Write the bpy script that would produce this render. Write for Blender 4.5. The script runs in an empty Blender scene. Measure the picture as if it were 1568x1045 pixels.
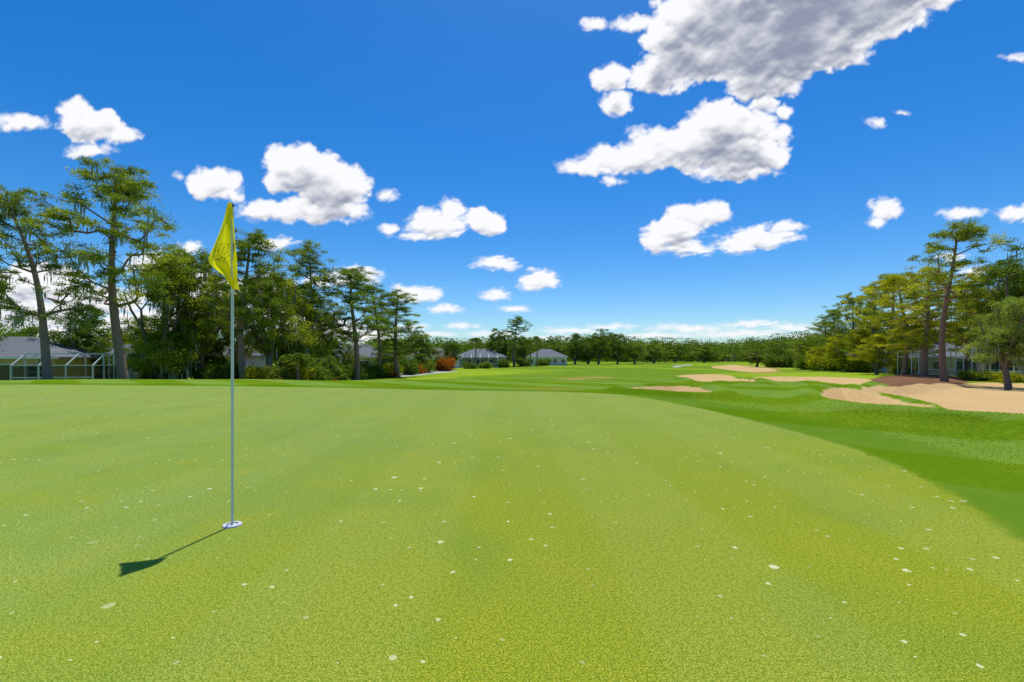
import bpy, math, random
import numpy as np
random.seed(4); RS=np.random.RandomState(11)
scene=bpy.context.scene
F=697.0; CX=784.0; HY=548.0; CH=1.2
# ------------------------------------------------------------------ helpers
def sst(a,b,x):
    t=np.clip((x-a)/(b-a),0,1); return t*t*(3-2*t)
def link(o,parent=None):
    scene.collection.objects.link(o)
    if parent: o.parent=parent
    return o
class NT:
    def __init__(s,mat): s.t=mat.node_tree; s.t.nodes.clear()
    def n(s,typ,ins=None,**kw):
        nd=s.t.nodes.new(typ)
        for k,v in kw.items(): setattr(nd,k,v)
        if ins:
            for k,v in ins.items(): s.set(nd,k,v)
        return nd
    def set(s,nd,k,v):
        sock=nd.inputs[k]
        if isinstance(v,bpy.types.NodeSocket): s.t.links.new(v,sock)
        elif isinstance(v,bpy.types.Node): s.t.links.new(v.outputs[0],sock)
        else: sock.default_value=v
    def math(s,op,a,b=0.0,c=None,clamp=False):
        nd=s.n('ShaderNodeMath',operation=op,use_clamp=clamp); s.set(nd,0,a); s.set(nd,1,b)
        if c is not None: s.set(nd,2,c)
        return nd.outputs[0]
    def mix(s,f,a,b,blend='MIX'):
        nd=s.n('ShaderNodeMix',data_type='RGBA',blend_type=blend)
        s.set(nd,0,f); s.set(nd,6,a); s.set(nd,7,b); return nd.outputs[2]
    def ramp(s,f,a,b,lo=0.0,hi=1.0):
        nd=s.n('ShaderNodeMapRange',interpolation_type='SMOOTHSTEP'); s.set(nd,0,f); s.set(nd,1,a); s.set(nd,2,b); s.set(nd,3,lo); s.set(nd,4,hi); return nd.outputs[0]
    def noise(s,vec,scale,detail=2,rough=0.5,dim='3D'):
        nd=s.n('ShaderNodeTexNoise',noise_dimensions=dim); nd.inputs['Scale'].default_value=scale; nd.inputs['Detail'].default_value=detail; nd.inputs['Roughness'].default_value=rough
        s.set(nd,'Vector',vec); return nd.outputs[0]
    def attr(s,name): return s.n('ShaderNodeAttribute',attribute_name=name).outputs['Fac']
    def out(s,sh): o=s.n('ShaderNodeOutputMaterial'); s.set(o,0,sh)
def newmat(name):
    m=bpy.data.materials.new(name); m.use_nodes=True; return m,NT(m)
def simple(name,col,rough=0.7,var=0.15,scale=3.0,spec=0.3,bump=0.0,metal=0.0):
    m,t=newmat(name)
    g=t.n('ShaderNodeTexCoord').outputs['Object']
    nz=t.noise(g,scale,3,0.6)
    c=t.mix(nz,tuple(x*(1-var) for x in col)+(1,),tuple(min(1,x*(1+var)) for x in col)+(1,))
    b=t.n('ShaderNodeBsdfPrincipled',{'Base Color':c,'Roughness':rough,'Specular IOR Level':spec,'Metallic':metal})
    if bump:
        bn=t.n('ShaderNodeBump',{'Strength':bump,'Height':nz}); t.set(b,'Normal',bn)
    t.out(b); return m
def mesh_quads(name,V,Fq,mats=None,mi=None,attrs=None,smooth=False):
    V=np.asarray(V,dtype=np.float32); Fq=np.asarray(Fq,dtype=np.int32)
    me=bpy.data.meshes.new(name)
    me.vertices.add(len(V)); me.vertices.foreach_set('co',V.ravel())
    me.loops.add(len(Fq)*4); me.loops.foreach_set('vertex_index',Fq.ravel())
    me.polygons.add(len(Fq)); me.polygons.foreach_set('loop_start',np.arange(0,len(Fq)*4,4,dtype=np.int32))
    me.polygons.foreach_set('loop_total',np.full(len(Fq),4,dtype=np.int32))
    for m in (mats or []): me.materials.append(m)
    if mi is not None: me.polygons.foreach_set('material_index',np.asarray(mi,dtype=np.int32))
    me.update(calc_edges=True)
    for k,a in (attrs or {}).items():
        at=me.attributes.new(k,'FLOAT','POINT'); at.data.foreach_set('value',np.asarray(a,dtype=np.float32))
    if smooth: me.polygons.foreach_set('use_smooth',np.ones(len(Fq),dtype=bool))
    me.validate(); return me
def catmull(P,n=8):
    P=np.array(P,float); out=[]
    m=len(P)
    for i in range(m):
        p0,p1,p2,p3=P[i-1],P[i],P[(i+1)%m],P[(i+2)%m]
        for t in np.linspace(0,1,n,endpoint=False):
            out.append(0.5*((2*p1)+(-p0+p2)*t+(2*p0-5*p1+4*p2-p3)*t*t+(-p0+3*p1-3*p2+p3)*t**3))
    return np.array(out)
def sdf(poly,x,y):
    """signed distance, + inside"""
    d2=np.full(x.shape,1e12); ins=np.zeros(x.shape,bool)
    n=len(poly)
    for i in range(n):
        ax,ay=poly[i]; bx,by=poly[(i+1)%n]
        ex,ey=bx-ax,by-ay; wx,wy=x-ax,y-ay
        t=np.clip((wx*ex+wy*ey)/(ex*ex+ey*ey+1e-12),0,1)
        dx=wx-ex*t; dy=wy-ey*t
        d2=np.minimum(d2,dx*dx+dy*dy)
        c=((ay>y)!=(by>y))&(x<(bx-ax)*(y-ay)/((by-ay) if abs(by-ay)>1e-12 else 1e-12)+ax)
        ins^=c
    return np.sqrt(d2)*np.where(ins,1,-1)
def vnoise(x,y,seed):
    r=np.random.RandomState(seed).rand(512,512)
    xi=np.floor(x).astype(int); yi=np.floor(y).astype(int); fx=x-xi; fy=y-yi
    fx=fx*fx*(3-2*fx); fy=fy*fy*(3-2*fy)
    g=lambda a,b:r[a%512,b%512]
    return (g(xi,yi)*(1-fx)+g(xi+1,yi)*fx)*(1-fy)+(g(xi,yi+1)*(1-fx)+g(xi+1,yi+1)*fx)*fy
def fbm(x,y,seed,o=4):
    s=0;a=1;t=0
    for i in range(o):
        s=s+a*vnoise(x*2**i,y*2**i,seed+i); t+=a; a*=0.5
    return s/t
def worley(x,y,seed):
    rr=np.random.RandomState(seed); rx=rr.rand(256,256); ry=rr.rand(256,256)
    xi=np.floor(x).astype(int); yi=np.floor(y).astype(int); d=np.full(x.shape,9.0)
    for a in(-1,0,1):
        for b in(-1,0,1):
            cx=xi+a; cy=yi+b
            px=cx+rx[cx%256,cy%256]; py=cy+ry[cx%256,cy%256]
            d=np.minimum(d,(px-x)**2+(py-y)**2)
    return np.sqrt(d)
# ------------------------------------------------------------------ terrain
GREEN=catmull([(2.75,1.6),(1.0,-1.2),(-6,-3),(-16,0),(-25,7),(-28,14),(-24,19.5),(-14,19.3),(-7,18.2),(-2,16.8),(1.5,16.0),(3.6,14.6),(4.4,11.5),(4.6,8.5),(4.55,6.1),(4.05,4.3),(3.4,3.0)])
def terr(x,y):
    x=np.asarray(x,float); y=np.asarray(y,float)
    q=-sdf(GREEN,x,y)
    L=25+30*sst(-12,3,x)
    z=-1.4*sst(3,L,q)
    r=np.hypot(x,y)
    z=z+sst(14,60,r)*0.16*(np.sin(x*0.13+1)*np.cos(y*0.09+0.5)) + sst(4,12,q)*0.10*np.sin(x*0.45+y*0.3)*np.cos(y*0.33-x*0.2)*(1-sst(25,60,r))
    z=z+0.20*np.exp(-(((x-9.0)/2.6)**2+((y-15.5)/2.0)**2))+0.16*np.exp(-(((x-8.2)/2.0)**2+((y-9.0)/1.8)**2))
    z=z+sst(90,400,r)*1.1*(vnoise(x/60,y/60,5)-0.5)
    return z
def T(x,y): return float(terr(np.array([x]),np.array([y]))[0])
DS=np.geomspace(1.5,900,2500)
def ray(u,v):
    tx=(u-CX)/F; tz=(HY-v)/F
    z=terr(tx*DS,DS); k=np.argmax(CH+tz*DS<z)
    if k==0: k=len(DS)-1
    return (tx*DS[k],DS[k])
def poly(pts): return catmull([ray(u,v) for u,v in pts],6)
BK=[poly(p) for p in [
 [(958,600),(985,595.5),(1040,594.5),(1075,599),(1092,607),(1050,607),(1000,603)],
 [(1030,578),(1060,574),(1120,576),(1155,584),(1140,588),(1100,587),(1060,583)],
 [(1150,580),(1200,577),(1280,578),(1335,583),(1320,590),(1280,592),(1240,587),(1180,585)],
 [(1258,606),(1285,597),(1310,600),(1360,612),(1432,630),(1380,631),(1320,626),(1275,618)],
 [(1318,600),(1340,593),(1400,591),(1480,588),(1600,588),(1720,596),(1740,650),(1600,647),(1500,641),(1450,634),(1420,622),(1365,609)],
 [(1090,562),(1120,559),(1150,562),(1190,567),(1150,570),(1110,566)],
]]
DRY=[poly(p) for p in [[(850,579),(890,577),(940,577.5),(945,580),(890,583)],[(780,596),(830,594),(900,596),(860,600)],[(1110,560),(1180,562),(1200,570),(1150,572)]]]
MU=[poly(p) for p in [
 [(1320,585),(1360,576),(1440,575),(1480,580),(1475,590),(1400,592),(1350,591)],
 [(355,580.5),(400,576),(470,575),(540,576),(560,579),(500,581),(420,582)],
]]
PA=[poly(p) for p in [[(590,575),(640,570),(690,567.5),(700,569),(660,573),(620,577)],
 [(1030,561.5),(1050,559),(1060,559.4),(1040,562.5)]]]
rings=np.concatenate([[0.02,0.3],np.geomspace(0.7,4500,520)])
af=np.radians(np.arange(-62,62.01,0.2)); ab=np.radians(np.arange(66,295,4.0))
ang=np.concatenate([af,ab]); nA=len(ang); nR=len(rings)
RR,AA=np.meshgrid(rings,ang,indexing='ij')
X=(RR*np.sin(AA)).ravel(); Y=(RR*np.cos(AA)).ravel()
Z=terr(X,Y)
sg=sdf(GREEN,X,Y)
def msdf(polys):
    s=np.full(X.shape,-50.0)
    for p in polys:
        mn=p.min(0)-8; mx=p.max(0)+8
        k=(X>mn[0])&(X<mx[0])&(Y>mn[1])&(Y<mx[1])
        s[k]=np.maximum(s[k],sdf(p,X[k],Y[k]))
    return s
sb=msdf(BK); sm=msdf(MU); sp=msdf(PA); sd_=msdf(DRY)
nearw=1-sst(40,90,np.hypot(X,Y))
LIP=0.17
Z=Z-0.28*sst(0,0.8,sb)*nearw+LIP*np.exp(-((sb+0.35)/0.4)**2)*nearw
Z=Z+0.25*sst(0,2.0,sm)*(X>0)
i=np.arange(nR-1)[:,None]; j=np.arange(nA)[None,:]; j2=(j+1)%nA
Fq=np.stack([i*nA+j+0*i,i*nA+j2+0*i,(i+1)*nA+j2,(i+1)*nA+j],-1).reshape(-1,4)[:,::-1]
gm,t=newmat('turf_and_sand')
pos=t.n('ShaderNodeNewGeometry').outputs['Position']
aG=t.attr('sg'); aB=t.attr('sb'); aM=t.attr('sm'); aP=t.attr('sp'); aD=t.attr('sd')
sx=t.n('ShaderNodeSeparateXYZ',{0:pos})
N2=lambda sc,de=2,ro=.5: t.noise(pos,sc,de,ro,'2D')
nL=N2(0.35,2,0.55); nM=N2(2.2,3,0.6); nF=N2(42,2,0.7); nX=N2(130,2,0.8)
# putting green
cg=t.mix(t.ramp(nL,0.35,0.65),(0.215,0.340,0.085,1),(0.265,0.365,0.065,1))
side=t.ramp(sx.outputs[0],-3.5,3.0)
nearf=t.ramp(sx.outputs[1],9.0,1.5)  # olive-yellow close up: near end of the view-angle sheen painted into the turf
cg=t.mix(t.math('MULTIPLY',side,0.60),cg,(0.310,0.385,0.024,1))
cg=t.mix(t.math('MULTIPLY',t.math('MULTIPLY',nearf,t.ramp(sx.outputs[0],-3.5,0.0)),0.75),cg,(0.340,0.350,0.006,1))
cg=t.mix(t.ramp(nM,0.42,0.75,0,0.40),cg,(0.40,0.38,0.028,1))
cg=t.mix(t.ramp(N2(0.9,2),0.50,0.75,0,0.45),cg,(0.165,0.290,0.040,1))
ws=t.n('ShaderNodeTexWave',{'Scale':0.16,'Distortion':1.5,'Detail':1.0,'Detail Scale':0.6}); ws.bands_direction='X'; t.set(ws,'Vector',pos)
cg=t.mix(t.math('MULTIPLY',t.ramp(ws.outputs[1],0.35,0.65),0.18),cg,(0.42,0.48,0.13,1))
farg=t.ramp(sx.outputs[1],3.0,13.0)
cg=t.mix(t.math('MULTIPLY',farg,.40),cg,(0.36,0.44,0.13,1))  # paler with distance: grazing grass sheen painted into the turf colour
cg=t.mix(t.ramp(nF,0.36,0.60,0.50,0),cg,(0.125,0.210,0.008,1))
cg=t.mix(t.ramp(nX,0.34,0.54,0.70,0),cg,(0.080,0.140,0.004,1))
cg=t.mix(t.ramp(nX,0.52,0.70,0,0.65),cg,(0.56,0.60,0.13,1))
def flecks(scale,rad,keep,w):
    v=t.n('ShaderNodeTexVoronoi',voronoi_dimensions='2D'); v.inputs['Scale'].default_value=scale
    wob=t.n('ShaderNodeVectorMath',operation='ADD'); t.set(wob,0,pos)
    sc=t.n('ShaderNodeVectorMath',operation='SCALE'); t.set(sc,0,wcol); sc.inputs['Scale'].default_value=w
    t.set(wob,1,sc.outputs[0]); t.set(v,'Vector',wob.outputs[0])
    c=t.n('ShaderNodeSeparateColor',{0:v.outputs['Color']})
    r=t.math('MULTIPLY',t.math('POWER',c.outputs[0],2.0),rad)
    a=t.math('LESS_THAN',v.outputs['Distance'],r)
    return t.math('MULTIPLY',a,t.math('GREATER_THAN',c.outputs[1],keep))
wn=t.n('ShaderNodeTexNoise',noise_dimensions='2D'); wn.inputs['Scale'].default_value=50; wn.inputs['Detail'].default_value=2; t.set(wn,'Vector',pos); wcol=wn.outputs[1]
fl=t.math('MAXIMUM',flecks(2.6,0.075,0.50,.03),flecks(6.5,0.105,0.55,.02))
fl=t.math('MULTIPLY',fl,t.ramp(t.math('ADD',N2(0.8,2),t.math('MULTIPLY',side,.15)),0.42,0.62,0.25,1.0))
cg=t.mix(t.math('MULTIPLY',fl,0.80),cg,(0.70,0.70,0.40,1))
# rough / fairway
cr=t.mix(t.ramp(nL,0.35,0.65),(0.125,0.235,0.006,1),(0.180,0.290,0.008,1))
cr=t.mix(t.ramp(nM,0.42,0.7,0,0.5),cr,(0.25,0.325,0.014,1))
cr=t.mix(t.ramp(N2(14,3,0.7),0.36,0.58,0.55,0),cr,(0.065,0.145,0.003,1))
cr=t.mix(t.ramp(nX,0.34,0.54,0.5,0),cr,(0.040,0.095,0.003,1))
cr=t.mix(t.ramp(nX,0.55,0.72,0,0.4),cr,(0.34,0.46,0.07,1))
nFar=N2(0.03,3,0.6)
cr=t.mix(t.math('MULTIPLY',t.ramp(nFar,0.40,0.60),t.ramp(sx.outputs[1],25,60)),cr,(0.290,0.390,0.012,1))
wv=t.n('ShaderNodeTexWave',{'Scale':0.13,'Distortion':1.2,'Detail':1.0}); wv.bands_direction='DIAGONAL'; t.set(wv,'Vector',pos)
cr=t.mix(t.math('MULTIPLY',t.ramp(wv.outputs[1],0.4,0.6),0.38),cr,(0.25,0.39,0.08,1))
cr=t.mix(t.math('MULTIPLY',t.ramp(aD,-0.5,1.5),t.ramp(nM,.3,.6,.4,.9)),cr,(0.40,0.29,0.08,1))
edge=t.math('ADD',aG,t.math('MULTIPLY',t.math('SUBTRACT',N2(6,3,0.6),0.5),0.22))
collar=t.math('MULTIPLY',t.ramp(edge,-1.3,-0.9),t.ramp(edge,0.12,-0.02))
col=t.mix(t.ramp(edge,-0.08,0.08),cr,cg)
col=t.mix(t.math('MULTIPLY',collar,0.60),col,(0.095,0.195,0.004,1))
# mulch
wob=t.math('MULTIPLY',t.math('SUBTRACT',N2(2.5,3,0.65),0.5),0.7)
mm=t.ramp(t.math('ADD',aM,wob),-0.05,0.1)
col=t.mix(mm,col,t.mix(nF,(0.13,0.065,0.035,1),(0.33,0.17,0.09,1)))
# sand
sandc=t.mix(N2(0.8,3,0.6),(0.62,0.395,0.160,1),(0.68,0.470,0.220,1))
sandc=t.mix(t.ramp(N2(5,3,0.7),0.3,0.5,0.45,0),sandc,(0.42,0.27,0.12,1))
ms=t.ramp(t.math('ADD',aB,t.math('MULTIPLY',wob,0.3)),-0.04,0.06)
col=t.mix(ms,col,sandc)
mp=t.ramp(aP,-0.05,0.05)
col=t.mix(mp,col,(0.42,0.42,0.38,1))
hh=t.math('ADD',t.math('MULTIPLY',nF,0.5),t.math('MULTIPLY',nX,0.5))
bp=t.n('ShaderNodeBump',{'Strength':0.5,'Distance':0.010,'Height':hh})
bs=t.n('ShaderNodeBsdfDiffuse',{'Color':col,'Roughness':0.5}); t.set(bs,'Normal',bp)
t.out(bs)
me=mesh_quads('ground',np.stack([X,Y,Z],1),Fq,[gm],None,{'sg':sg,'sb':sb,'sm':sm,'sp':sp,'sd':sd_},True)
link(bpy.data.objects.new('ground',me))

# ------------------------------------------------------------------ grass blades of the rough near the camera
nb=110000
bx=RS.uniform(2.3,13,nb); by=RS.uniform(1.2,13,nb)
s=sdf(GREEN,bx,by)
s2=np.full(nb,-9.0)
for p in BK[:5]: s2=np.maximum(s2,sdf(p,bx,by))
k=(s<-1.0)&(s2<-0.05)&(bx/by<1.35); bx=bx[k];by=by[k];s2=s2[k];s0=s[k]
bz=terr(bx,by)+LIP*np.exp(-((s2+0.35)/0.4)**2)
nb=len(bx); hgt=RS.uniform(0.006,0.022,nb); a=RS.uniform(0,6.28,nb); w=0.003+0.0003*np.hypot(bx,by)
dx=np.cos(a)*w;dy=np.sin(a)*w; L_=RS.uniform(.01,.035,nb); lx=-np.sin(a)*L_; ly=np.cos(a)*L_
base=np.stack([bx,by,bz-0.003],1)
V=np.stack([base+np.stack([-dx,-dy,0*dx],1),base+np.stack([dx,dy,0*dx],1),base+np.stack([lx+dx*.3,ly+dy*.3,hgt],1),base+np.stack([lx-dx*.3,ly-dy*.3,hgt],1)],1).reshape(-1,3)
def leafmat(name,c0,c1,c2,trans=0.35,rough=0.6):
    m,t=newmat(name)
    a=t.attr('tint')
    oi=t.n('ShaderNodeObjectInfo')
    c=t.mix(t.ramp(a,0.0,0.55),c0+(1,),c1+(1,)); c=t.mix(t.ramp(a,0.55,1.0),c,c2+(1,))
    c=t.mix(1.0,c,oi.outputs['Color'],'MULTIPLY')
    d=t.n('ShaderNodeBsdfDiffuse',{'Color':c})
    ty=t.mix(1.0,c,(1.4,1.35,0.55,1),'MULTIPLY')
    tr=t.n('ShaderNodeBsdfTranslucent',{'Color':ty})
    mx=t.n('ShaderNodeMixShader'); mx.inputs[0].default_value=trans
    t.t.links.new(d.outputs[0],mx.inputs[1]); t.t.links.new(tr.outputs[0],mx.inputs[2]); t.out(mx); return m
bladem=leafmat('grass_blades',(0.14,0.25,0.009),(0.21,0.34,0.014),(0.31,0.43,0.03),0.4)
me=mesh_quads('rough_grass',V,np.arange(nb*4).reshape(-1,4),[bladem],None,{'tint':np.repeat(RS.rand(nb),4)})
link(bpy.data.objects.new('rough_grass',me))

# ------------------------------------------------------------------ trees
pine_l=leafmat('pine_needles',(0.065,0.115,0.018),(0.190,0.265,0.038),(0.40,0.46,0.075),0.42)
oak_l=leafmat('oak_leaves',(0.045,0.090,0.016),(0.165,0.235,0.034),(0.39,0.45,0.070),0.42)
bark_m=simple('pine_bark',(0.27,0.18,0.13),0.95,0.5,6,0.1,0.6)
oakbark_m=simple('oak_bark',(0.18,0.15,0.125),0.95,0.45,5,0.1,0.6)
moss_m=simple('spanish_moss',(0.32,0.35,0.23),0.95,0.3,2,0.05)
class TB:
    def __init__(s): s.V=[];s.F=[];s.M=[];s.T=[];s.n=0
    def add(s,V,Fc,m,tint):
        V=np.asarray(V).reshape(-1,3); Fc=np.asarray(Fc).reshape(-1,4)
        s.V.append(V); s.F.append(Fc+s.n); s.M.append(np.full(len(Fc),m)); s.T.append(np.broadcast_to(tint,(len(V),)) if np.ndim(tint)==0 else tint); s.n+=len(V)
    def tube(s,p,r,sides=6,m=0):
        p=np.array(p,float); n=len(p)
        d=np.gradient(p,axis=0); d/=np.linalg.norm(d,axis=1)[:,None]+1e-9
        up=np.where(np.abs(d[:,2:3])>0.9,np.array([[1.,0,0]]),np.array([[0,0,1.]]))
        a=np.cross(d,up); a/=np.linalg.norm(a,axis=1)[:,None]; b=np.cross(d,a)
        th=np.linspace(0,2*np.pi,sides,endpoint=False)
        V=p[:,None]+np.array(r)[:,None,None]*(a[:,None]*np.cos(th)[None,:,None]+b[:,None]*np.sin(th)[None,:,None])
        i=np.arange(n-1)[:,None]; j=np.arange(sides)[None]; j2=(j+1)%sides
        s.add(V,np.stack([i*sides+j,i*sides+j2,(i+1)*sides+j2,(i+1)*sides+j],-1),m,0.5)
    def leaves(s,P,L,W,tint,m=1,dirs=None,rs=RS):
        n=len(P)
        if dirs is None: dirs=rs.normal(size=(n,3))
        dirs=dirs/(np.linalg.norm(dirs,axis=1)[:,None]+1e-9)
        o=np.cross(dirs,rs.normal(size=(n,3))); o/=np.linalg.norm(o,axis=1)[:,None]+1e-9
        L=np.broadcast_to(L,(n,))[:,None]*rs.uniform(0.6,1.3,(n,1)); W=np.broadcast_to(W,(n,))[:,None]
        V=np.stack([P-dirs*L*.5,P+o*W*.5,P+dirs*L*.5,P-o*W*.5],1).reshape(-1,3)
        s.add(V,np.arange(n*4).reshape(-1,4),m,np.repeat(tint,4))
    def mesh(s,name,mats): return mesh_quads(name,np.concatenate(s.V),np.concatenate(s.F),mats,np.concatenate(s.M),{'tint':np.concatenate(s.T)})
def branches(tb,trunk,rtr,C,root_bias,rs,tip=0.02,zpen=0.6):
    nodes=[np.array(p) for p in trunk]; par=[k-1 for k in range(len(trunk))]
    start=[k for k in range(len(trunk)) if trunk[k][2]>=root_bias]; nt=len(trunk)
    tr=np.array(trunk)
    order=np.argsort([np.min(np.linalg.norm((tr[start]-c)*np.array([1,1,zpen]),axis=1)) for c in C])
    act=list(start)
    for ci in order:
        c=C[ci]; A=np.array([nodes[k] for k in act]); dv=c-A; dd=np.linalg.norm(dv,axis=1)+np.maximum(0,0.5*np.linalg.norm(dv[:,:2],axis=1)-dv[:,2])*zpen
        k=act[int(np.argmin(dd))]
        mid=(nodes[k]+c)/2+rs.normal(0,0.08*np.linalg.norm(c-nodes[k]),3); 
        nodes.append(mid); par.append(k); a=len(nodes)-1
        nodes.append(np.array(c)); par.append(a); act+=[a,a+1]
    cnt=np.zeros(len(nodes))
    for k in range(len(nodes)-1,nt-1,-1):
        cnt[k]+=1
        if par[k]>=nt: cnt[par[k]]+=cnt[k]
    rad=tip*np.sqrt(np.maximum(cnt,1))
    for k in range(nt,len(nodes)):
        p=par[k]; r0=rad[p] if p>=nt else min(rad[k]*1.4,rtr[p]*0.7)
        tb.tube([nodes[p],nodes[k]],[min(r0,rad[k]*1.6),rad[k]],4)
def make_pine(seed,H=15.,W=7.,base=0.42,lean=(0,0),nb=26,tuft=9,moss=0):
    rs=np.random.RandomState(seed); tb=TB()
    zs=np.linspace(-0.3,H*0.97,14); f=zs/H
    fl_=np.maximum(f,0)
    tx=lean[0]*fl_**1.5*H+0.25*np.sin(f*5+seed); ty=lean[1]*f*H+0.2*np.cos(f*4+seed)
    tx=tx-tx[1]; ty=ty-ty[1]
    trunk=np.stack([tx,ty,zs],1); tr=0.24*(1-fl_)**0.8+0.035; tr[0]*=1.3
    tb.tube(trunk,tr,8)
    C=[]
    for b in range(nb):
        h=base+(1-base)*(b+rs.rand())/nb
        s=(h-base)/(1-base)
        prof=(0.55+0.6*math.sin(math.pi*min(1,s*0.95+0.12)))*(1-0.55*s**3)
        r=W/2*prof*rs.uniform(0.5,1.08); az=b*2.4+rs.uniform(-.5,.5)
        cx=np.interp(h*H,zs,tx); cy=np.interp(h*H,zs,ty)
        end=np.array([cx+r*math.cos(az),cy+r*math.sin(az),h*H+r*0.18])
        for q in range(tuft):
            fr=rs.uniform(0.5,1.08)
            c=np.array([cx,cy,h*H])*(1-fr)+end*fr+rs.normal(0,1,3)*np.array([.62,.62,.34])*(H/15)
            C.append(c)
    top=trunk[-1]
    for q in range(16): C.append(top+rs.normal(0,1,3)*np.array([.7,.7,.5])-np.array([0,0,.3]))
    C=np.array(C)
    branches(tb,trunk,tr,C,base*H*0.85,rs,0.012)
    n=115
    cl=rs.rand(len(C))
    P=np.repeat(C,n,0); d=rs.normal(size=P.shape); d[:,2]=d[:,2]*0.7+0.1; d/=np.linalg.norm(d,axis=1)[:,None]
    rr=rs.uniform(0.05,1.0,(len(P),1))**.8*np.repeat(rs.uniform(0.30,0.62,len(C)),n)[:,None]*np.array([1.15,1.15,.75])
    ti=np.clip(0.60*np.repeat(cl,n)+0.40*rs.rand(len(P)),0,1)
    tb.leaves(P+d*rr,0.20,0.055,ti,1,d+0.8*rs.normal(size=P.shape),rs)
    if moss:
        k=rs.choice(len(C),moss); 
        M=np.repeat(C[k],5,0)+rs.normal(0,.15,(moss*5,3)); ln=rs.uniform(.5,1.5,len(M)); M[:,2]-=ln/2
        tb.leaves(M,ln,0.10,np.full(len(M),.5),2,np.tile([0,0,1.],(len(M),1))+rs.normal(0,.06,(len(M),3)),rs)
    return tb.mesh('pine_tree_mesh%d'%seed,[bark_m,pine_l,moss_m])
def make_oak(seed,H=12.,W=11.,nc=185,nl=190,moss=60,trunkh=0.2,leaf=0.18,low=0.15):
    rs=np.random.RandomState(seed); tb=TB()
    zs=np.linspace(-0.3,H*trunkh,5); f=zs/H
    trunk=np.stack([0.3*np.sin(f*6+seed),0.2*np.cos(f*5),zs],1); tr=np.linspace(0.42,0.30,5)*H/12
    tb.tube(trunk,tr,9)
    T2=[tuple(p) for p in trunk]; R2=list(tr)
    for q in range(5):
        az=q*1.26+rs.uniform(-.3,.3); p=[trunk[-1]]
        for st in range(1,5):
            p.append(trunk[-1]+np.array([math.cos(az)*W*.075*st,math.sin(az)*W*.075*st,H*.13*st])+rs.normal(0,.22,3))
        tb.tube(p,[tr[-1]*.75,tr[-1]*.6,tr[-1]*.45,tr[-1]*.33,tr[-1]*.2],7); 
        for pp,rr in zip(p[1:],[.2,.15,.12,.08]): T2.append(tuple(pp)); R2.append(rr)
    lobes=[]
    for q in range(15):
        az=rs.uniform(0,6.28); rr=rs.uniform(0.1,0.68)*W/2; h=rs.uniform(low+.10,0.86)
        wl=math.sqrt(max(0.08,1-((h-0.5)/0.55)**2))
        lobes.append((rr*wl*math.cos(az),rr*wl*math.sin(az),h*H,rs.uniform(.15,.25)*W,rs.uniform(.09,.16)*H))
    lobes.append((0,0,.82*H,.2*W,.16*H))
    C=[];lt=[]
    while len(C)<nc:
        q=rs.randint(len(lobes)); L=lobes[q]; d=rs.normal(size=3); d/=np.linalg.norm(d); r=rs.uniform(.6,1.0)
        c=np.array([L[0]+d[0]*r*L[3],L[1]+d[1]*r*L[3],L[2]+d[2]*r*L[4]])
        if c[2]<low*H or c[2]>H*0.98: continue
        C.append(c); lt.append((q*0.37)%1)
    C=np.array(C); lt=np.array(lt)
    branches(tb,T2,R2,C,H*trunkh*0.9,rs,0.016)
    cl=np.clip(.4*lt+.6*rs.rand(nc),0,1)
    rad=rs.uniform(.35,.78,nc)*H/12
    P=np.repeat(C,nl,0)+rs.normal(0,.5,(nc*nl,3))*np.repeat(rad,nl)[:,None]*np.array([1.15,1.15,.7])
    ti=np.clip(.55*np.repeat(cl,nl)+.45*rs.rand(nc*nl),0,1)
    tb.leaves(P,leaf,leaf*.55,ti,1,None,rs)
    if moss:
        k=rs.choice(nc,moss)
        M=np.repeat(C[k],7,0)+rs.normal(0,.25,(moss*7,3)); ln=rs.uniform(.5,1.7,len(M)); M[:,2]-=ln/2+.2
        tb.leaves(M,ln,0.10,np.full(len(M),.5),2,np.tile([0,0,1.],(len(M),1))+rs.normal(0,.06,(len(M),3)),rs)
    return tb.mesh('oak_tree_mesh%d'%seed,[oakbark_m,oak_l,moss_m])
pines=[(make_pine(21,15,9.0,0.38,(-0.05,0),28,8,25),15,7.5),(make_pine(22,15,6.8,0.34,(0.03,0),24,9,0),15,6.5),
       (make_pine(23,15,8,0.30,(-0.24,0),26,7,50),15,7),(make_pine(24,15,5.5,0.22,(0.02,.02),24,9,0),15,5.5),
       (make_pine(25,15,6,0.45,(-0.03,0),18,8,0),15,6)]
oaks=[(make_oak(31),12,11),(make_oak(32,moss=30),12,11),(make_oak(33,moss=0,trunkh=.15,low=.10),12,11),(make_oak(34,W=9,moss=90,low=.08),12,9),
      (make_oak(35,nc=190,moss=0,low=.05,trunkh=.1),12,11)]
def place(kind,var,u,topv,d,wpx,tint=(1,1,1),rot=0.0,name=None,zoff=0.0):
    x=(u-CX)/F*d; z=T(x,d)+zoff
    Hh=CH+(HY-topv)/F*d-z
    me,h0,w0=(pines if kind=='p' else oaks)[var]
    o=bpy.data.objects.new(name or ('pine_tree' if kind=='p' else 'oak_tree'),me)
    sc=Hh/h0/0.99; sw=(wpx*d/F)/w0
    o.scale=(sw,sw,sc); o.location=(x,d,z); o.rotation_euler=(0,0,rot); o.color=tuple(tint)+(1,)
    return link(o)
G=(1,1,1); YG=(1.85,1.42,0.6); DK=(.65,.75,.75); GR=(1.6,1.5,2.3); LG=(1.45,1.28,.8)
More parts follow.
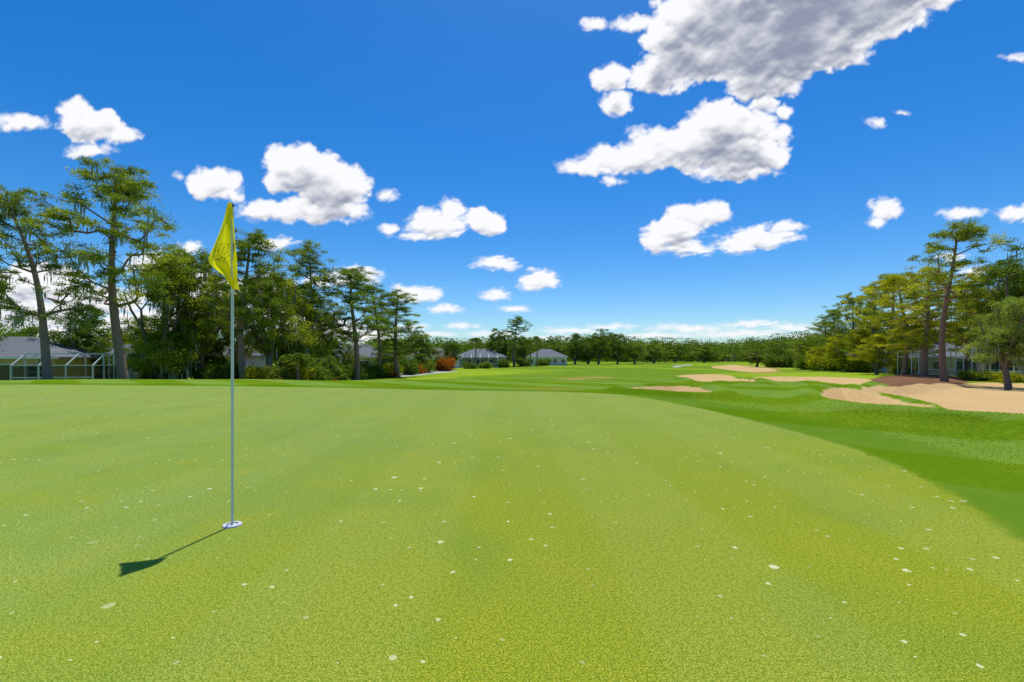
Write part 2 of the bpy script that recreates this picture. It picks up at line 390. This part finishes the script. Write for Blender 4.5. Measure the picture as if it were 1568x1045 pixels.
TREES=[
 ('p',2,72,300,30,150,G,0),('p',0,187,262,34,190,(1.15,1.1,.9),0),
 ('o',4,130,462,46,115,DK,1.0),('o',3,20,500,60,110,DK,2),
 ('o',3,245,400,44,140,LG,0.4),('o',0,310,380,47,155,LG,2.1),('p',1,372,358,42,125,G,1.0),
 ('o',1,415,385,46,150,LG,4.0),('p',3,468,383,52,80,G,.6),('o',3,455,430,50,130,LG,2.6),
 ('o',4,285,470,50,120,DK,1.5),('o',4,350,465,52,110,(.8,.9,.8),4.1),('o',4,225,480,50,80,G,3.1),('p',3,275,395,46,80,G,2.2),
 ('o',2,490,460,60,80,DK,3.0),('o',4,520,500,66,70,G,1.0),('p',1,547,412,55,110,(.85,.95,.9),2.2),('p',4,580,440,62,75,(.8,.9,.9),.2),('p',3,608,452,64,80,(.8,.9,.9),1.9),
 ('o',2,640,500,82,50,DK,.3),('o',1,690,515,95,50,DK,1.3),('o',3,665,530,88,40,DK,4),('o',4,595,520,78,60,G,4),
 ('p',1,787,487,130,46,(.8,.95,.9),.1),('o',2,762,503,132,50,DK,1.2),('o',0,800,515,140,40,DK,2.2),
 ('o',1,850,522,165,50,G,.1),('o',4,882,510,170,58,DK,.8),('o',2,918,504,172,62,(.8,.9,.8),1.7),('o',4,945,510,180,60,DK,2.7),('o',1,972,520,185,50,G,3.6),('o',4,900,516,176,60,DK,5),
 ('o',4,860,528,178,60,DK,4),('o',4,1000,526,210,60,G,3),('o',2,1035,526,230,50,DK,3),('o',4,1080,529,240,60,G,.4),
 ('o',0,1160,535,125,58,(.8,.9,.9),.5),('o',1,1215,517,200,60,(1,1.1,1),.5),('o',4,1190,521,190,60,G,2.5),
 ('o',2,1232,516,115,65,(1.2,1.1,.9),1.5),('p',3,1262,494,105,44,G,.5),('p',1,1283,475,98,50,(.9,1,.9),1.5),('p',0,1312,455,88,60,G,.3),
 ('o',4,1255,530,95,55,YG,1.9),('p',3,1340,440,78,70,YG,.9),('p',4,1362,425,72,70,LG,.9),('o',2,1300,505,80,75,YG,2.9),
 ('p',1,1385,425,62,95,YG,2.9),('o',4,1345,510,66,75,YG,.2),('p',3,1415,420,56,95,YG,0.2),('o',4,1330,470,84,70,G,1.2),
 ('p',4,1445,352,45,112,(1.3,1.2,.85),2.0),('p',0,1480,430,58,95,YG,1.1),('o',2,1400,480,74,80,LG,2.3),
 ('o',2,1512,430,60,120,G,2.2),('o',1,1590,360,40,200,(.95,1,.95),.9),('p',1,1530,400,58,90,DK,.2),
 ('o',0,1540,452,36,125,GR,3.2),('o',2,1620,450,34,140,GR,.2),('o',3,-60,400,40,160,DK,1.2),('p',0,1690,330,44,160,G,.9)]
for tr_ in TREES: place(*tr_)
# shrubs
def make_shrub(seed,n=6000):
    rs=np.random.RandomState(seed); tb=TB()
    C=rs.normal(0,1,(22,3))*np.array([.55,.45,.25])+np.array([0,0,.55]); C[:,2]=np.clip(C[:,2],.15,1.0)
    for c in C: tb.tube([[0.2*c[0],0.2*c[1],-.1],c],[.03,.012],4)
    P=C[rs.randint(0,22,n)]+rs.normal(0,.20,(n,3)); P[:,2]=np.abs(P[:,2])
    tb.leaves(P,.14,.07,np.clip(rs.rand(n)*.6+rs.rand(n)*.4,0,1),1,None,rs)
    return tb.mesh('shrub_mesh%d'%seed,[oakbark_m,oak_l])
shr=[make_shrub(51),make_shrub(52),make_shrub(53)]
def shrub(u,d,hpx,wpx,tint=G):
    x=(u-CX)/F*d; o=bpy.data.objects.new('shrub',random.choice(shr)); z=T(x,d)
    h=hpx*d/F; w=wpx*d/F
    o.location=(x,d,z-.05); o.scale=(w/2.4,w/2.4,h/1.25); o.rotation_euler=(0,0,random.uniform(0,6)); o.color=tuple(tint)+(1,); link(o)
RD=(2.2,.55,.6)
for u,d,h,w,tn in [(395,41,30,40,YG),(430,40,26,40,G),(460,42,34,45,YG),(490,43,28,40,G),(520,52,26,35,YG),(545,56,20,35,G),(575,60,24,35,DK),(600,66,22,35,YG),
   (625,72,24,35,DK),(650,80,22,36,G),(680,88,20,36,RD),(640,76,14,22,RD),(600,62,9,24,RD),(420,39,9,22,RD),(505,45,10,20,RD),(720,105,10,24,DK),(745,110,10,24,G),(770,120,12,25,DK),(800,130,12,28,G),(830,140,10,25,DK),
   (150,47,20,50,DK),(240,47,24,50,DK),(340,44,30,50,DK),(310,46,26,45,DK),(270,48,30,40,G),(365,45,34,45,DK),
   (1270,90,30,50,YG),(1310,80,26,50,YG),(1385,66,22,40,G),(1240,100,24,44,G),(1200,120,20,50,DK),(1500,50,16,50,G),(1545,48,16,50,YG),(1180,130,14,30,G)]:
    shrub(u,d,h,w,tn)
# distant tree line : one object
tb=TB(); rs=np.random.RandomState(77)
def blobtree(x,y,z,h,w,n,leaf,tn):
    nl=7; L=rs.normal(0,1,(nl,3))*np.array([w*.24,w*.24,h*.17])+np.array([0,0,h*.5])
    q=rs.randint(0,nl,n); P=L[q]+rs.normal(0,1,(n,3))*np.array([w*.13,w*.13,h*.15])
    P[:,2]=np.clip(P[:,2],h*.02,h)
    tb.leaves(P+np.array([x,y,z]),leaf,leaf*.75,np.clip(.3*rs.rand()+.3*rs.rand(nl)[q]+.3*rs.rand(n)+tn,0,1),1,None,rs)
    tb.tube([[x,y,z-.3],[x,y,z+h*.5]],[.3,.15],5)
for k in range(420):
    u=rs.uniform(560,1330); d=rs.uniform(230,420)
    if 1000<u<1240: d=rs.uniform(270,440)
    x=(u-CX)/F*d; topv=np.interp(u,[560,700,860,920,1000,1080,1180,1250,1330],[516,520,516,512,520,522,516,508,495])+rs.uniform(-3,9)
    z=T(x,d); h=CH+(HY-topv)/F*d-z
    blobtree(x,d,z,h,h*rs.uniform(.8,1.3),450,1.05,rs.choice([-.25,-.1,.1]))
for k in range(300):
    u=rs.uniform(540,1340); d=rs.uniform(330,460); x=(u-CX)/F*d; z=T(x,d)
    blobtree(x,d,z-1,rs.uniform(8,12),rs.uniform(14,20),260,1.6,rs.choice([-.3,-.2,0]))
for k in range(70):
    u=rs.choice([rs.uniform(-200,560),rs.uniform(1330,1800)]); d=rs.uniform(75,130); x=(u-CX)/F*d; z=T(x,d)
    blobtree(x,d,z,rs.uniform(7,11),rs.uniform(8,12),1500,.42,rs.choice([-.1,0,.1]))
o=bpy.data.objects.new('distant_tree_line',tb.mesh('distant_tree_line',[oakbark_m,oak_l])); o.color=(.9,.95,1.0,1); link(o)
# palms
def palm(u,topv,d,name='palm_tree',nf=22,fr=2.0):
    rs=np.random.RandomState(int(u)); tb=TB(); x=(u-CX)/F*d; z=T(x,d); H=CH+(HY-topv)/F*d-z-fr*.5
    tb.tube([[0,0,-.2],[.1,0,H*.5],[0.05,.05,H]],[.2,.15,.14],8)
    for q in range(nf):
        az=rs.uniform(0,6.28); el=rs.uniform(-.5,1.2); pts=[]
        for s_ in np.linspace(0,1,7): pts.append([math.cos(az)*fr*s_*math.cos(el)*1.0,math.sin(az)*fr*s_*math.cos(el),H+fr*(math.sin(el)*s_-.75*s_*s_)])
        tb.tube(pts,np.linspace(.03,.008,7),4)
        pp=np.array(pts)[rs.randint(1,7,90)]+rs.normal(0,.08,(90,3)); sd=np.array([-math.sin(az),math.cos(az),0])
        dr=sd*rs.choice([-1,1],90)[:,None]+np.array([math.cos(az),math.sin(az),-.6])*.6
        tb.leaves(pp+dr*.2,.55,.07,rs.rand(90),1,dr,rs)
    o=bpy.data.objects.new(name,tb.mesh(name,[bark_m,pine_l])); o.location=(x,d,z); o.color=(.6,.7,.6,1); link(o)
for a in [(728,515,115),(822,513,130),(812,517,135),(455,535,41),(500,540,45),(1318,505,95)]: palm(*a)

# ------------------------------------------------------------------ buildings
def box(name,c,s,mat,parent,rot=None):
    x,y,z=[v/2 for v in s]
    V=[(a*x,b*y,c_*z) for a in(-1,1) for b in(-1,1) for c_ in(-1,1)]
    Fc=[(0,1,3,2),(4,6,7,5),(0,4,5,1),(2,3,7,6),(0,2,6,4),(1,5,7,3)]
    me=bpy.data.meshes.new(name); me.from_pydata(V,[],Fc); me.materials.append(mat)
    o=bpy.data.objects.new(name,me); o.location=c
    if rot: o.rotation_euler=rot
    return link(o,parent)
def hip(name,w,d,z0,h,ov,mat,parent):
    W=w/2+ov; D=d/2+ov; r=max(0.2,W-D)
    V=[(-W,-D,z0),(W,-D,z0),(W,D,z0),(-W,D,z0),(-r,0,z0+h),(r,0,z0+h),(-W,-D,z0-.18),(W,-D,z0-.18),(W,D,z0-.18),(-W,D,z0-.18)]
    Fc=[(0,1,5,4),(1,2,5),(2,3,4,5),(3,0,4),(6,7,1,0),(7,8,2,1),(8,9,3,2),(9,6,0,3),(9,8,7,6)]
    me=bpy.data.meshes.new(name); me.from_pydata(V,[],Fc); me.materials.append(mat)
    return link(bpy.data.objects.new(name,me),parent)
def shingle(name,c):
    m,t=newmat(name); g=t.n('ShaderNodeTexCoord').outputs['Object']
    w=t.n('ShaderNodeTexWave',{'Scale':1.6,'Distortion':0.6}); w.bands_direction='Z'; t.set(w,'Vector',g)
    cc=t.mix(t.noise(g,9,4,.7),tuple(x*.65 for x in c)+(1,),tuple(x*1.3 for x in c)+(1,))
    cc=t.mix(t.math('MULTIPLY',w.outputs[1],.3),cc,tuple(x*.5 for x in c)+(1,))
    t.out(t.n('ShaderNodeBsdfPrincipled',{'Base Color':cc,'Roughness':.9,'Specular IOR Level':.2})); return m
roofg=shingle('grey_shingles',(.15,.16,.18)); roofb=shingle('brown_shingles',(.16,.14,.13))
wblue=simple('blue_grey_stucco',(.36,.46,.50),.9,.1); wtan=simple('tan_stucco',(.55,.40,.18),.9,.1); wwhite=simple('white_stucco',(.62,.62,.58),.9,.08)
trim=simple('white_trim',(.75,.76,.74),.6,.05); glass=simple('window_glass',(.03,.04,.05),.08,.2,1,.6); frame_m=simple('white_aluminium',(.72,.75,.74),.45,.05)
def house(u,d,w,dep,wall_h,roof_h,wm,rm,rot=0,zb=None,win=3,name='stucco_house'):
    x=(u-CX)/F*d; z=(T(x,d) if zb is None else zb)
    e=bpy.data.objects.new(name,None); e.location=(x,d+dep/2,z); e.rotation_euler=(0,0,rot); link(e)
    box('walls',(0,0,wall_h/2-.3),(w,dep,wall_h+.6),wm,e)
    hip('roof',w,dep,wall_h+.18+.003,roof_h,.5,rm,e)
    box('fascia',(0,-dep/2-.51,wall_h+.10),(w+1.05,.04,.2),trim,e)
    for k in range(win):
        cx=-w/2+w*(k+.5)/win
        if k==win//2:
            box('sliding_door_frame',(cx,-dep/2-.02,1.05),(2.0,.06,2.2),trim,e)
            box('sliding_door_left',(cx-.47,-dep/2-.06,1.05),(.85,.04,2.0),glass,e); box('sliding_door_right',(cx+.47,-dep/2-.06,1.05),(.85,.04,2.0),glass,e)
        else:
            box('window_frame',(cx,-dep/2-.02,1.45),(1.4,.06,1.3),trim,e)
            box('window_pane_upper',(cx,-dep/2-.06,1.76),(1.24,.04,.52),glass,e); box('window_pane_lower',(cx,-dep/2-.06,1.15),(1.24,.04,.56),glass,e)
            box('window_sill',(cx,-dep/2-.06,.76),(1.5,.14,.06),trim,e)
    return e
scr,t=newmat('insect_screen')
a=t.n('ShaderNodeBsdfDiffuse',{'Color':(.03,.04,.04,1)}); b=t.n('ShaderNodeBsdfTransparent'); mx=t.n('ShaderNodeMixShader'); mx.inputs[0].default_value=.70
t.t.links.new(a.outputs[0],mx.inputs[1]); t.t.links.new(b.outputs[0],mx.inputs[2]); t.out(mx)
def cage(u,d,w,dep,h,h2,rot=0,name='pool_screen_enclosure',fm=None):
    fm=fm or frame_m
    x=(u-CX)/F*d; z=T(x,d)
    e=bpy.data.objects.new(name,None); e.location=(x,d,z); e.rotation_euler=(0,0,rot); link(e)
    n=max(2,int(round(w/2.0))); b=.09; run=1.4
    for k in range(n+1):
        px=-w/2+w*k/n
        box('post',(px,0,h/2-.2),(b,b,h+.4),fm,e)
        L=math.hypot(run,h2-h); box('rafter',(px,run/2,(h+h2)/2),(b*.98,L,b*.98),fm,e,(math.atan2(h2-h,run),0,0))
        box('roof_beam',(px,run+(dep-run)/2,h2),(b*.96,dep-run,b*.96),fm,e)
        box('back_post',(px,dep,h2/2-.2),(b,b,h2+.4),fm,e)
    for zz in (.35,1.0,h): box('rail',(0,-.003,zz),(w,b*.9,b*.9),fm,e)
    for zz,yy in ((h2,run),(h2,dep)): box('purlin',(0,yy,zz),(w,b*.9,b*.9),fm,e)
    box('screen_front',(0,.01,h/2),(w,.01,h),scr,e)
    for sd in(-1,1): 
        box('side_rail',(sd*w/2,dep/2,h),(b*.9,dep,b*.9),fm,e); box('side_screen',(sd*w/2,dep/2,h/2),(.01,dep,h),scr,e)
        for q in range(1,4): box('side_post',(sd*w/2,dep*q/4,h2/2),(b,b,h2),fm,e)
    return e
teal=simple('grey_green_aluminium',(.42,.50,.47),.5,.05)
house(-50,39,10.5,8,2.6,1.9,wtan,roofg,.25,win=4)
cage(80,38,6.0,5,2.0,3.0,.15,fm=teal)
house(180,52,8.6,9,2.7,1.7,wblue,roofg,-.1,win=3)
house(298,58,9,9,2.6,1.5,wblue,roofg,0,win=3)
house(540,78,11,9,2.6,2.3,wwhite,roofg,.1,win=4)
house(735,125,14,10,2.7,2.3,wtan,roofg,0,win=5); cage(735,118,9,4,2.6,3.4)
house(838,150,13,10,2.7,2.6,wwhite,roofg,0,win=5)
house(660,110,12,10,2.7,2.2,wwhite,roofb,0,win=4)
house(1520,66,16,10,2.7,2.3,wwhite,roofg,-.15,win=5); cage(1478,58,9,5,2.6,3.4,-.1); cage(1590,50,9,5,2.5,3.3,-.2)
house(1390,80,12,10,2.7,2.0,wwhite,roofg,-.1,win=4)
house(1128,330,16,10,3,3.5,wwhite,roofb,0,win=4)

# ------------------------------------------------------------------ flagstick
fx=-2.0; fy=3.255; K=2.3/487
flag=bpy.data.objects.new('golf_flagstick',None); flag.location=(fx,fy,0); link(flag)
polem=simple('pole_paint',(.62,.64,.66),.35,.08,4,.5)
tb=TB(); zz=[-.12,.0,.6,1.2,1.8,2.28]; tb.tube([[0,0,z] for z in zz],[.0095]*6,16)
link(bpy.data.objects.new('pole',mesh_quads('pole',np.concatenate(tb.V),np.concatenate(tb.F),[polem],None,None,True)),flag)
dark=simple('dark_plastic',(.02,.02,.02),.5,.1)
tb=TB(); tb.tube([[0,0,2.275],[0,0,2.28],[0,0,2.298],[0,0,2.302]],[.002,.012,.012,.002],14); link(bpy.data.objects.new('ferrule_cap',mesh_quads('cap',np.concatenate(tb.V),np.concatenate(tb.F),[dark])),flag)
def annulus(name,r0,r1,z0,z1,mat,n=40):
    th=np.linspace(0,2*np.pi,n,endpoint=False); V=[]
    for r,z in((r0,z0),(r1,z1)): V+= [(r*math.cos(a),r*math.sin(a),z) for a in th]
    Fc=[(k,(k+1)%n,n+(k+1)%n,n+k) for k in range(n)]
    return link(bpy.data.objects.new(name,mesh_quads(name,V,Fc,[mat])),flag)
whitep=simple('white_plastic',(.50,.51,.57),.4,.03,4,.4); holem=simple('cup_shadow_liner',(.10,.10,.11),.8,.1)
annulus('cup_rim',.036,.060,.012,.010,whitep); annulus('cup_rim_outer',.060,.062,.010,-.002,whitep)
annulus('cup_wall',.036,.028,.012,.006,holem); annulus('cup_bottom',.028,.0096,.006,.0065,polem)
# flag cloth
vs=np.linspace(318,448,46)
lf=np.interp(vs,[318,335,360,385,400,406,414,425,440,448],[352,345,335,324,318.5,319,326,340,353,361])
rg=np.interp(vs,[318,350,380,400,440,448],[356,360,363,365.5,366,364])
V=[];nc=22;tv=[];tu=[]
for a_,(v,l,r) in enumerate(zip(vs,lf,rg)):
    for b_ in range(nc):
        s_=b_/(nc-1); u=l+(r-l)*s_
        amp=.034*min(1,(v-318)/60)
        dep=-.020+amp*math.sin(s_*9+(v-318)*.018)+.012*math.sin(s_*17-(v)*.05)
        if s_>.8: dep=dep*(1-(s_-.8)/.2*.6)-.008
        V.append(((u-355)*K,dep,(805-v)*K)); tu.append(s_); tv.append((v-318)/130)
Fc=[(a_*nc+b_,a_*nc+b_+1,(a_+1)*nc+b_+1,(a_+1)*nc+b_) for a_ in range(len(vs)-1) for b_ in range(nc-1)]
fm,t=newmat('yellow_nylon')
au=t.attr('fu'); av=t.attr('fv')
cmb=t.n('ShaderNodeCombineXYZ'); t.set(cmb,0,au); t.set(cmb,1,av)
def spot(cu,cv,ru,rv):
    a1=t.math('DIVIDE',t.math('SUBTRACT',au,cu),ru); a2=t.math('DIVIDE',t.math('SUBTRACT',av,cv),rv)
    return t.math('ADD',t.math('MULTIPLY',a1,a1),t.math('MULTIPLY',a2,a2))
emb=t.math('MULTIPLY',t.ramp(spot(.86,.50,.10,.05),1.1,.9),1.0)
txt=t.math('MULTIPLY',t.ramp(spot(.60,.58,.30,.13),1.1,.8),t.ramp(t.noise(cmb.outputs[0],34,3,.7),.52,.58))
mk=t.math('MAXIMUM',emb,txt,clamp=True)
c=t.mix(t.math('MULTIPLY',mk,.8),(.95,.84,.01,1),(.14,.12,.03,1))
d_=t.n('ShaderNodeBsdfPrincipled',{'Base Color':c,'Roughness':.5,'Specular IOR Level':.3}); tr=t.n('ShaderNodeBsdfTranslucent',{'Color':c})
mx=t.n('ShaderNodeMixShader'); mx.inputs[0].default_value=.5; t.t.links.new(d_.outputs[0],mx.inputs[1]); t.t.links.new(tr.outputs[0],mx.inputs[2]); t.out(mx)
link(bpy.data.objects.new('flag_cloth',mesh_quads('flag_cloth',V,Fc,[fm],None,{'fu':tu,'fv':tv},True)),flag)

# ------------------------------------------------------------------ clouds (shell high above the ground)
st=1.4
U1=np.arange(-220,1790,st); V1=np.arange(-260,535,st)
VV,UU=np.meshgrid(V1,U1,indexing='ij')
BL=[ # big cloud
(1190,60,150,72),(1085,95,110,40),(1290,15,130,60),(1360,-20,110,55),(1110,30,110,60),(1250,-60,220,80),(1165,125,58,30),(1215,100,60,30),(1020,60,45,40),(1005,120,50,34),
(935,125,28,30),(945,162,22,20),(965,35,40,13),(910,38,20,9),(1040,20,40,30),(1172,158,20,16),
(1115,196,68,42),(1065,228,102,38),(975,243,82,26),(1010,216,52,24),(1155,235,48,36),(1125,262,60,18),(900,258,44,16),(940,279,16,8),(1190,205,18,16),(1200,172,14,15),
(1072,330,52,29),(1035,358,48,29),(1008,366,26,22),(1050,382,40,12),(1100,325,26,19),
(1170,364,57,19),(1128,376,38,15),(1200,350,34,10),
(1355,325,27,18),(1343,341,16,11),(1474,327,30,9),(1556,330,28,12),(1344,190,16,8),(1380,173,12,4),(1556,90,20,6),(1455,395,20,7),
(33,187,38,14),(140,195,48,34),(118,168,28,15),(188,208,28,18),(135,232,38,11),
(330,280,46,25),(348,296,30,13),(275,272,9,7),
(468,262,60,38),(520,290,56,40),(430,322,72,22),(500,325,64,24),(440,242,30,20),(545,272,20,18),(594,301,15,9),
(595,353,13,9),(665,345,48,24),(692,322,20,16),(740,340,32,28),(635,362,20,10),
(758,405,32,11),(826,430,36,18),(760,454,24,10),(790,474,24,5),(682,474,30,8),(636,450,40,15),
(540,424,42,15),(420,372,34,10),(480,432,22,12),(705,498,26,6),(290,382,20,12),(240,405,45,20),(50,435,80,30),(20,480,110,30),(150,460,80,25),(350,450,100,30),(500,505,60,22),(560,515,60,15),(630,500,30,6),(430,500,80,30),
(250,500,110,30),(100,520,120,25),(1150,498,60,6),(1060,504,70,7),(940,501,40,6),(1215,502,50,7),(880,507,45,6),(1000,515,80,6),(1130,512,90,7),(760,512,50,5),(850,519,60,5),(660,512,40,5),
(1230,516,60,6),(1400,500,80,12),(1520,480,60,14),(1490,415,25,8),(1620,330,60,20),(-80,300,80,30),(1700,150,80,40),(-90,180,60,22)]
w1=fbm(UU/38,VV/38,101,4)-.5; w2=fbm(UU/38,VV/38,131,4)-.5
w3=fbm(UU/14,VV/14,151,4)-.5; w4=fbm(UU/14,VV/14,171,4)-.5
D=np.full(UU.shape,-1.0)
for (u0,v0,rx,ry) in BL:
    a0=max(0,int((u0-rx*2-U1[0])/st)-10); a1=min(len(U1),int((u0+rx*2-U1[0])/st)+10)
    b0=max(0,int((v0-ry*2.2-V1[0])/st)-10); b1=min(len(V1),int((v0+ry*2.2-V1[0])/st)+10)
    if a1<=a0 or b1<=b0: continue
    sl=(slice(b0,b1),slice(a0,a1)); k=min(rx,ry); kk=min(k,30)
    x=UU[sl]+(w1[sl]*1.3*kk+w3[sl]*min(k,14)*1.0); y=VV[sl]+(w2[sl]*1.0*kk+w4[sl]*min(k,14)*.8)
    dy=(y-v0)/ry; dy=np.where(dy>0,dy*1.2,dy)
    b=(1.03-np.sqrt(((x-u0)/rx)**2+dy**2))*max(k,7)/24
    D[sl]=np.maximum(D[sl],np.maximum(b,-1))
pf=np.interp(VV,[0,350,545],[1,.8,.35])
def wor(sz,seed): return .60-worley((UU+w3*14)/(sz*pf*1.1),(VV+w4*14)/(sz*pf),seed)
wo=wor(34,7); wo2=wor(16,8); wo3=wor(7.5,9)
f5=fbm(UU/10,VV/10,200,4)-.5
lump=.34*wo+.22*wo2+.12*wo3
D2=D+lump*sst(-.5,.0,D)*np.interp(VV,[0,420,520],[1,.8,.4])+.20*f5
al=sst(-.06,.36,D2)**1.1
th=1-np.exp(-1.6*np.clip(D2,0,3))
up=np.zeros_like(th); n_=16
for k in range(1,n_+1):
    s_=np.zeros_like(th); q_=int(k*2.6); s_[q_:]=th[:-q_]; up+=s_
up/=n_
H_=1.0*th+.60*lump+.12*f5
def blur(a,k):
    for ax in (0,1):
        c=np.cumsum(np.concatenate([np.zeros_like(np.take(a,[0],ax)),a],ax),ax); n=a.shape[ax]
        lo=np.clip(np.arange(n)-k,0,n); hi=np.clip(np.arange(n)+k+1,0,n)
        sh=[1,1]; sh[ax]=n
        a=(np.take(c,hi,ax)-np.take(c,lo,ax))/(hi-lo).reshape(sh)
    return a
def dd(a,k):
    g=np.zeros_like(a); g[k:]=a[k:]-a[:-k]; return g
g1=dd(blur(H_,1),3); g2=dd(blur(H_,4),9)
core=blur(sst(.22,.95,th),6); upb=blur(sst(.20,.90,up),4)
big=fbm(UU/55,VV/55,301,4)
shade=1.03-.92*upb*core*(.22+1.0*big)-.10*core+.95*np.clip(g1,-.25,.25)+.65*np.clip(g2,-.3,.3)  # sunlit tops and grey undersides computed here and painted into the cloud colour
shade=np.clip(shade,.0,1.1)
dirs=np.stack([(UU-CX)/F,np.ones_like(UU),(HY-VV)/F],-1); dirs/=np.linalg.norm(dirs,axis=-1,keepdims=True)
P=(dirs*6000+np.array([0,0,CH])).reshape(-1,3)
nV,nU=UU.shape
i=np.arange(nV-1)[:,None]; j=np.arange(nU-1)[None]
q=np.stack([i*nU+j,i*nU+j+1,(i+1)*nU+j+1,(i+1)*nU+j],-1).reshape(-1,4)
keep=(al.ravel()[q].max(1)>0.004); q=q[keep]
us,inv=np.unique(q.ravel(),return_inverse=True)
cm,t=newmat('cloud_vapour')
aa=t.attr('alpha'); ss=t.attr('shade')
cc=t.mix(t.ramp(ss,.05,1.0),(.28,.32,.43,1),(.97,.975,1.0,1))
em=t.n('ShaderNodeEmission',{'Color':cc,'Strength':1.0}); tp=t.n('ShaderNodeBsdfTransparent'); mx=t.n('ShaderNodeMixShader')  # clouds glow by emission, carrying their painted light and shade
t.set(mx,0,aa); t.t.links.new(tp.outputs[0],mx.inputs[1]); t.t.links.new(em.outputs[0],mx.inputs[2]); t.out(mx)
cm.cycles.emission_sampling='NONE'
me=mesh_quads('sky_clouds',P[us],inv.reshape(-1,4),[cm],None,{'alpha':al.ravel()[us],'shade':shade.ravel()[us]},True)
link(bpy.data.objects.new('sky_clouds',me))

# ------------------------------------------------------------------ light and sky
EL=math.radians(72); AZ=math.radians(11)
w=bpy.data.worlds.new('World'); scene.world=w; w.use_nodes=True; nt=w.node_tree; nt.nodes.clear()
sk=nt.nodes.new('ShaderNodeTexSky'); sk.sky_type='NISHITA'; sk.sun_disc=False; sk.sun_elevation=EL; sk.sun_rotation=AZ; sk.air_density=1.0; sk.dust_density=.45; sk.ozone_density=4.0
hs=nt.nodes.new('ShaderNodeHueSaturation'); hs.inputs['Saturation'].default_value=1.42; hs.inputs['Value'].default_value=1.0
mxn=nt.nodes.new('ShaderNodeMix'); mxn.data_type='RGBA'; mxn.blend_type='MULTIPLY'; mxn.inputs[0].default_value=1; mxn.inputs[7].default_value=(.80,.95,1.08,1)
bg=nt.nodes.new('ShaderNodeBackground'); bg.inputs[1].default_value=.13; ou=nt.nodes.new('ShaderNodeOutputWorld')
nt.links.new(sk.outputs[0],hs.inputs['Color']); nt.links.new(hs.outputs[0],mxn.inputs[6]); nt.links.new(mxn.outputs[2],bg.inputs[0]); nt.links.new(bg.outputs[0],ou.inputs[0])
sl=bpy.data.lights.new('sun','SUN'); sl.energy=4.8; sl.angle=math.radians(.53); sl.color=(1,.96,.88)
so=bpy.data.objects.new('sun',sl)
import mathutils
dv=mathutils.Vector((math.sin(AZ)*math.cos(EL),math.cos(AZ)*math.cos(EL),math.sin(EL)))
so.rotation_euler=dv.to_track_quat('Z','Y').to_euler(); so.location=(0,0,50); link(so)
cam=bpy.data.cameras.new('camera'); cam.lens=16; cam.sensor_width=36; cam.shift_y=(HY-522.5)/1568; cam.clip_end=20000; cam.clip_start=.05
co=bpy.data.objects.new('camera',cam); co.location=(0,0,CH); co.rotation_euler=(math.pi/2,0,0); link(co); scene.camera=co
scene.view_settings.view_transform='Standard'; scene.view_settings.look='None'; scene.view_settings.exposure=0
